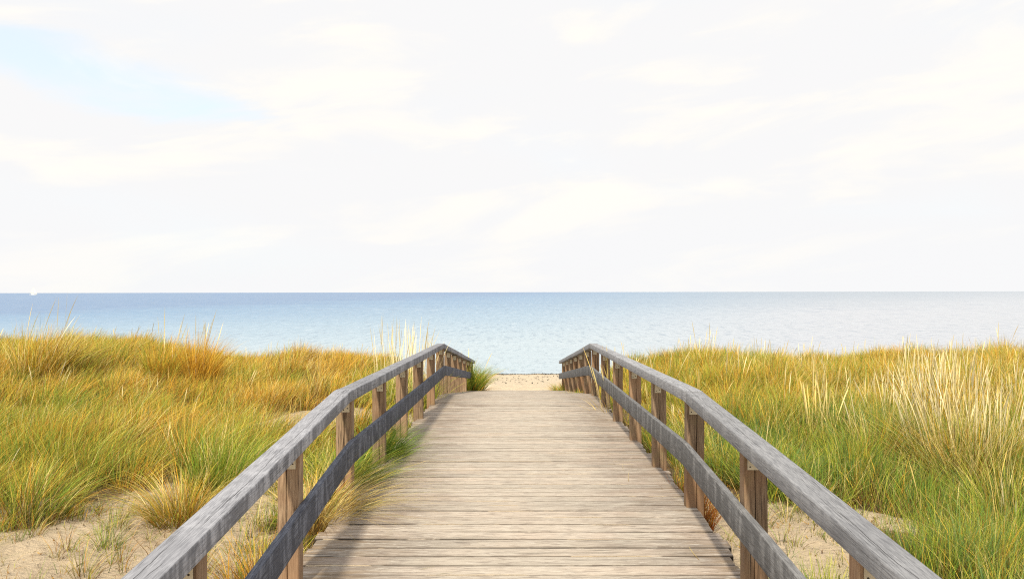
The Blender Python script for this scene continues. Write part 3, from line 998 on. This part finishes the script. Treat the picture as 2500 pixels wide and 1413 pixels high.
tussock('tall golden tussock with feathery heads at the far left, highest on the left skyline', px(95, 13.5), 13.5, .40, 1200, 1.36, {'gold': 1.2, 'olive': .5, 'orange': .3, 'straw': .9}, .22, .25, heads=12, head_col='pale', head_w=.009, head_h=1.6)
tussock('bushy olive tussock, the left one of the close pair on the left skyline', px(395, 14.2), 14.2, .28, 800, 1.22, {'olive': 1.2, 'gold': .5, 'orange': .3}, .35, .2, heads=8, head_col='pale', head_w=.008, head_h=1.4)
tussock('narrow golden tussock, the right one of the close pair on the left skyline', px(487, 14.2), 14.2, .22, 800, 1.34, {'gold': 1, 'olive': .8, 'straw': .3}, .25, .15, heads=12, head_col='pale', head_w=.008, head_h=1.5)
tussock('low dark olive tussock just right of the tall golden one on the left skyline', px(160, 13.8), 13.8, .38, 600, 1.02, {'olive': 1, 'green': .5, 'brown': .5}, .4, .25)
tussock('tall wispy pale stalks in a bunch behind the left railing, just before its peak', px(985, 13.3), 13.3, .55, 700, .98, {'green': 1, 'olive': 1, 'straw': .3}, .3, .1, heads=95, head_col='pale', head_w=.005, head_h=1.55)
tussock('bright green tussock with straw skirt beside the near left handrail', px(545, 8.0), 8.0, .32, 900, 1.0, {'green': 1.5, 'olive': 1, 'straw': .25}, .55, .25)
tussock('flat yellow tussock spreading over sand, half hidden by the near left handrail', px(440, 7.2), 7.2, .25, 700, .72, {'straw': .7, 'olive': 1, 'gold': .8}, 1.3, .0, droop=.5)
tussock('dark green tuft between the left lower board and the deck, leaning over the planks', -1.56, 6.9, .22, 1000, .66, {'green': 1.6, 'blue': .5, 'olive': .4}, .9, .3, droop=.7, z=float(deck_z(6.9)) - .12)
tussock('bright green tuft at the foot of the second left post, spilling onto the deck', -1.46, 8.1, .20, 800, .62, {'green': 1.8, 'olive': .4}, .8, .25, droop=.6, z=float(deck_z(8.1)) - .1)
tussock('straw coloured tuft bent flat over the left edge of the deck', -1.52, 5.9, .20, 700, .68, {'straw': 1, 'gold': 1.4, 'olive': .5, 'green': .3}, .8, .6, droop=1.0, z=float(deck_z(5.95)) - .12)
tussock('dry orange tuft under the near left lower board', -1.75, 5.3, .26, 420, .62, {'gold': .8, 'orange': 1, 'olive': .6, 'brown': .5}, .9, .1, droop=.6)
tussock('blond dry sheaf leaning against a left post behind the handrail', -1.85, 7.55, .16, 300, .82, {'straw': 1.5, 'gold': .4}, .25, .42)
tussock('bushy dark green tussock wrapped round the beach end of the left railing', -1.42, 21.6, .42, 1300, 1.2, {'green': 1.4, 'olive': .9, 'gold': .3}, .62, .15, heads=5, head_h=1.35)
tussock('low green tuft on the deck edge below the peak of the left railing', -1.30, 16.2, .25, 320, .36, {'green': 1.5, 'olive': .7}, .8, .1)
tussock('thin grass creeping onto the sand at the beach end of the right railing', 1.42, 22.8, .35, 420, .5, {'olive': 1, 'gold': .8, 'green': .7}, .8, -.1)
tussock('loose dry reeds crossing the right railing at its peak', 1.42, 11.6, .20, 30, .8, {'straw': 2, 'gold': .6}, .5, -.3, heads=7, head_h=1.3, width=.008)
tussock('low ochre tuft under the right railing just past its peak', 1.36, 16.0, .35, 380, .42, {'olive': 1, 'gold': 1, 'green': .6}, .7, .0)
tussock('rusty red tuft beside the deck between two right posts', 1.52, 6.7, .18, 600, .60, {'rust': 2, 'orange': .6, 'brown': .4}, .35, .0, litter=False)
tussock('big arching tussock of tan blades with pale heads at the right edge', px(2330, 8.6), 8.6, .55, 1500, 1.02, {'olive': .9, 'straw': .6, 'gold': 1.0, 'green': .3, 'brown': .2}, .75, -.15, heads=110, head_col='pale', head_w=.008, head_h=1.32)
tussock('pale headed tussock behind the big arching one, highest on the right skyline', px(2290, 11.0), 11.0, .65, 900, .92, {'olive': 1, 'straw': .8, 'gold': .8}, .4, 0, heads=90, head_col='pale', head_w=.008, head_h=1.22)
tussock('slim bunch of tall straight straw stalks in the middle of the right slope', px(1995, 9.6), 9.6, .16, 200, .55, {'olive': 1, 'green': 1}, .5, 0, heads=20, head_h=1.22)
tussock('dark blue green tussock right behind the bend of the right handrail', px(1790, 10.0), 10.0, .35, 520, .62, {'blue': 2, 'green': 1}, .5, .05)
tussock('fresh green tussock overhanging the right handrail beyond its bend', px(1880, 8.2), 8.2, .42, 800, .66, {'green': 1.5, 'blue': .8, 'olive': .5}, .8, .05)
tussock('dark green tuft on sand under the near right handrail', px(2010, 5.0), 5.0, .38, 700, .50, {'green': 1, 'blue': 1.2, 'olive': .3}, .9, .1)
tussock('small reddish brown tuft alone on the bare sand patch right of the handrail', px(2085, 7.7), 7.7, .07, 80, .34, {'brown': 1, 'rust': .8, 'olive': .6}, .6, .0)

# ---- straws fallen on the deck
mb = Grass()
for (x, y, a, l) in ((-.62, 4.85, .5, .10), (-.9, 8.1, 1.2, .16), (-.85, 7.6, 1.0, .14), (1.0, 6.9, 1.5, .36), (1.18, 5.0, 1.7, .30), (-.2, 7.2, .9, .07), (1.25, 6.3, .4, .14), (-1.1, 9.0, .7, .2), (-.5, 4.78, .3, .1), (.3, 5.9, 2.4, .08), (1.02, 7.3, 1.6, .3)):
    z = float(deck_z(y)) + .006
    b = np.array([[x, y, z]])
    mb.blades(b, np.array([l]), np.array([[math.cos(a) * 1.0, math.sin(a) * 1.0]]), np.array([[0.1, 0.05]]), np.array([.004]), PAL['olive'][:1] * .8 if x < 0 else PAL['straw'][:1], r, 4)
    c = mb.co[-1]; c[:, 2] = z + (c[:, 2] - z) * 0.04
o = mb.build('fallen_straws')
tag(o, 'a few loose straws lying on the deck planks', 'straw', kind='stuff')

# ---- seaweed on the tide line
mb = Grass()
n = 700
x = r.uniform(-1, 9, n); y = 37.0 + r.normal(0, .22, n) + 0.2 * np.sin(x * 1.1)
x2 = r.uniform(-3, 3, 60); y2 = r.uniform(31, 35.5, 60)
x, y = np.concatenate([x, x2]), np.concatenate([y, y2])
x3 = r.uniform(-1.2, 1.4, 26); y3 = r.uniform(26, 35, 26)
x, y = np.concatenate([x, x3]), np.concatenate([y, y3])
n = len(x)
base = np.stack([x, y, ground(x, y) + .005], 1)
mb.blades(base, r.uniform(.03, .10, n), r.normal(0, 1.8, (n, 2)), r.normal(0, 1.5, (n, 2)), np.full(n, .045), np.tile(np.array([[.05, .045, .03]]), (n, 1)) * r.uniform(.6, 1.6, (n, 1)), r, 3)
o = mb.build('seaweed')
tag(o, 'dark seaweed washed up along the water line', 'seaweed', kind='stuff')

# ------------------------------------------------------------------ sailing boat
bD = 1450.0
boat = empty('sailboat', (px(76, bD), bD, 0), R(8))
tag(boat, 'small white sailing boat far out on the horizon at the left', 'sailboat')
mb = MB()
rings = []
for t_, wv, zk, zt in ((-7, 1.5, .5, 1.5), (-5, 2.0, 0, 1.45), (-1, 2.3, -.4, 1.4), (3, 1.8, -.3, 1.55), (6, .8, .1, 1.85), (7.4, .05, 1.2, 2.05)):
    rings.append([(t_, -wv, zt), (t_, -wv * .8, zk + .4), (t_, 0, zk), (t_, wv * .8, zk + .4), (t_, wv, zt)])
mb.loft(rings)
hull = mb.build('hull', M['hull'], boat)
mb = MB()
mb.loft([[(-3.2, -1.2, 1.35), (-3.2, 1.2, 1.35), (-3.0, 1.0, 2.2), (-3.0, -1.0, 2.2)], [(2.6, -.9, 1.35), (2.6, .9, 1.35), (1.6, .7, 2.05), (1.6, -.7, 2.05)]])
mb.build('cabin', M['hull'], boat)
mb = MB()
mb.loft([[(.8 + .13 * math.cos(a), .13 * math.sin(a), z) for a in [i * math.pi / 3 for i in range(6)]] for z in (1.4, 16.2)])
mb.build('mast', M['mast'], boat)
mb = MB()
mb.loft([[(-5.2, .08, 2.75), (.8, .08, 2.75), (.8, -.08, 2.75), (-5.2, -.08, 2.75)], [(-5.2, .08, 2.95), (.8, .08, 2.95), (.8, -.08, 2.95), (-5.2, -.08, 2.95)]])
mb.build('boom', M['mast'], boat)


def sail(name, a, b, c, belly):
    V_ = []; F_ = []; n = 8
    for i in range(n + 1):
        for j in range(n + 1):
            u = i / n; v = j / n
            p0 = Vector(a).lerp(Vector(b), v); p = p0.lerp(Vector(c), u)
            V_.append((p.x, p.y + belly * math.sin(math.pi * v) * (1 - u) * math.sin(math.pi * min(1, u + .25)), p.z))
    for i in range(n):
        for j in range(n):
            q = i * (n + 1) + j
            F_.append((q, q + 1, q + n + 2, q + n + 1))
    o = mesh_np(name, V_, F_, M['sail'], parent=boat, smooth=True)
    md = o.modifiers.new('solid', 'SOLIDIFY'); md.thickness = .02
    return o


sail('mainsail', (-5.0, 0, 3.1), (.6, 0, 3.1), (.7, 0, 15.6), .7)
sail('jib', (1.2, 0, 2.4), (7.0, 0, 2.4), (.95, 0, 14.0), .6)
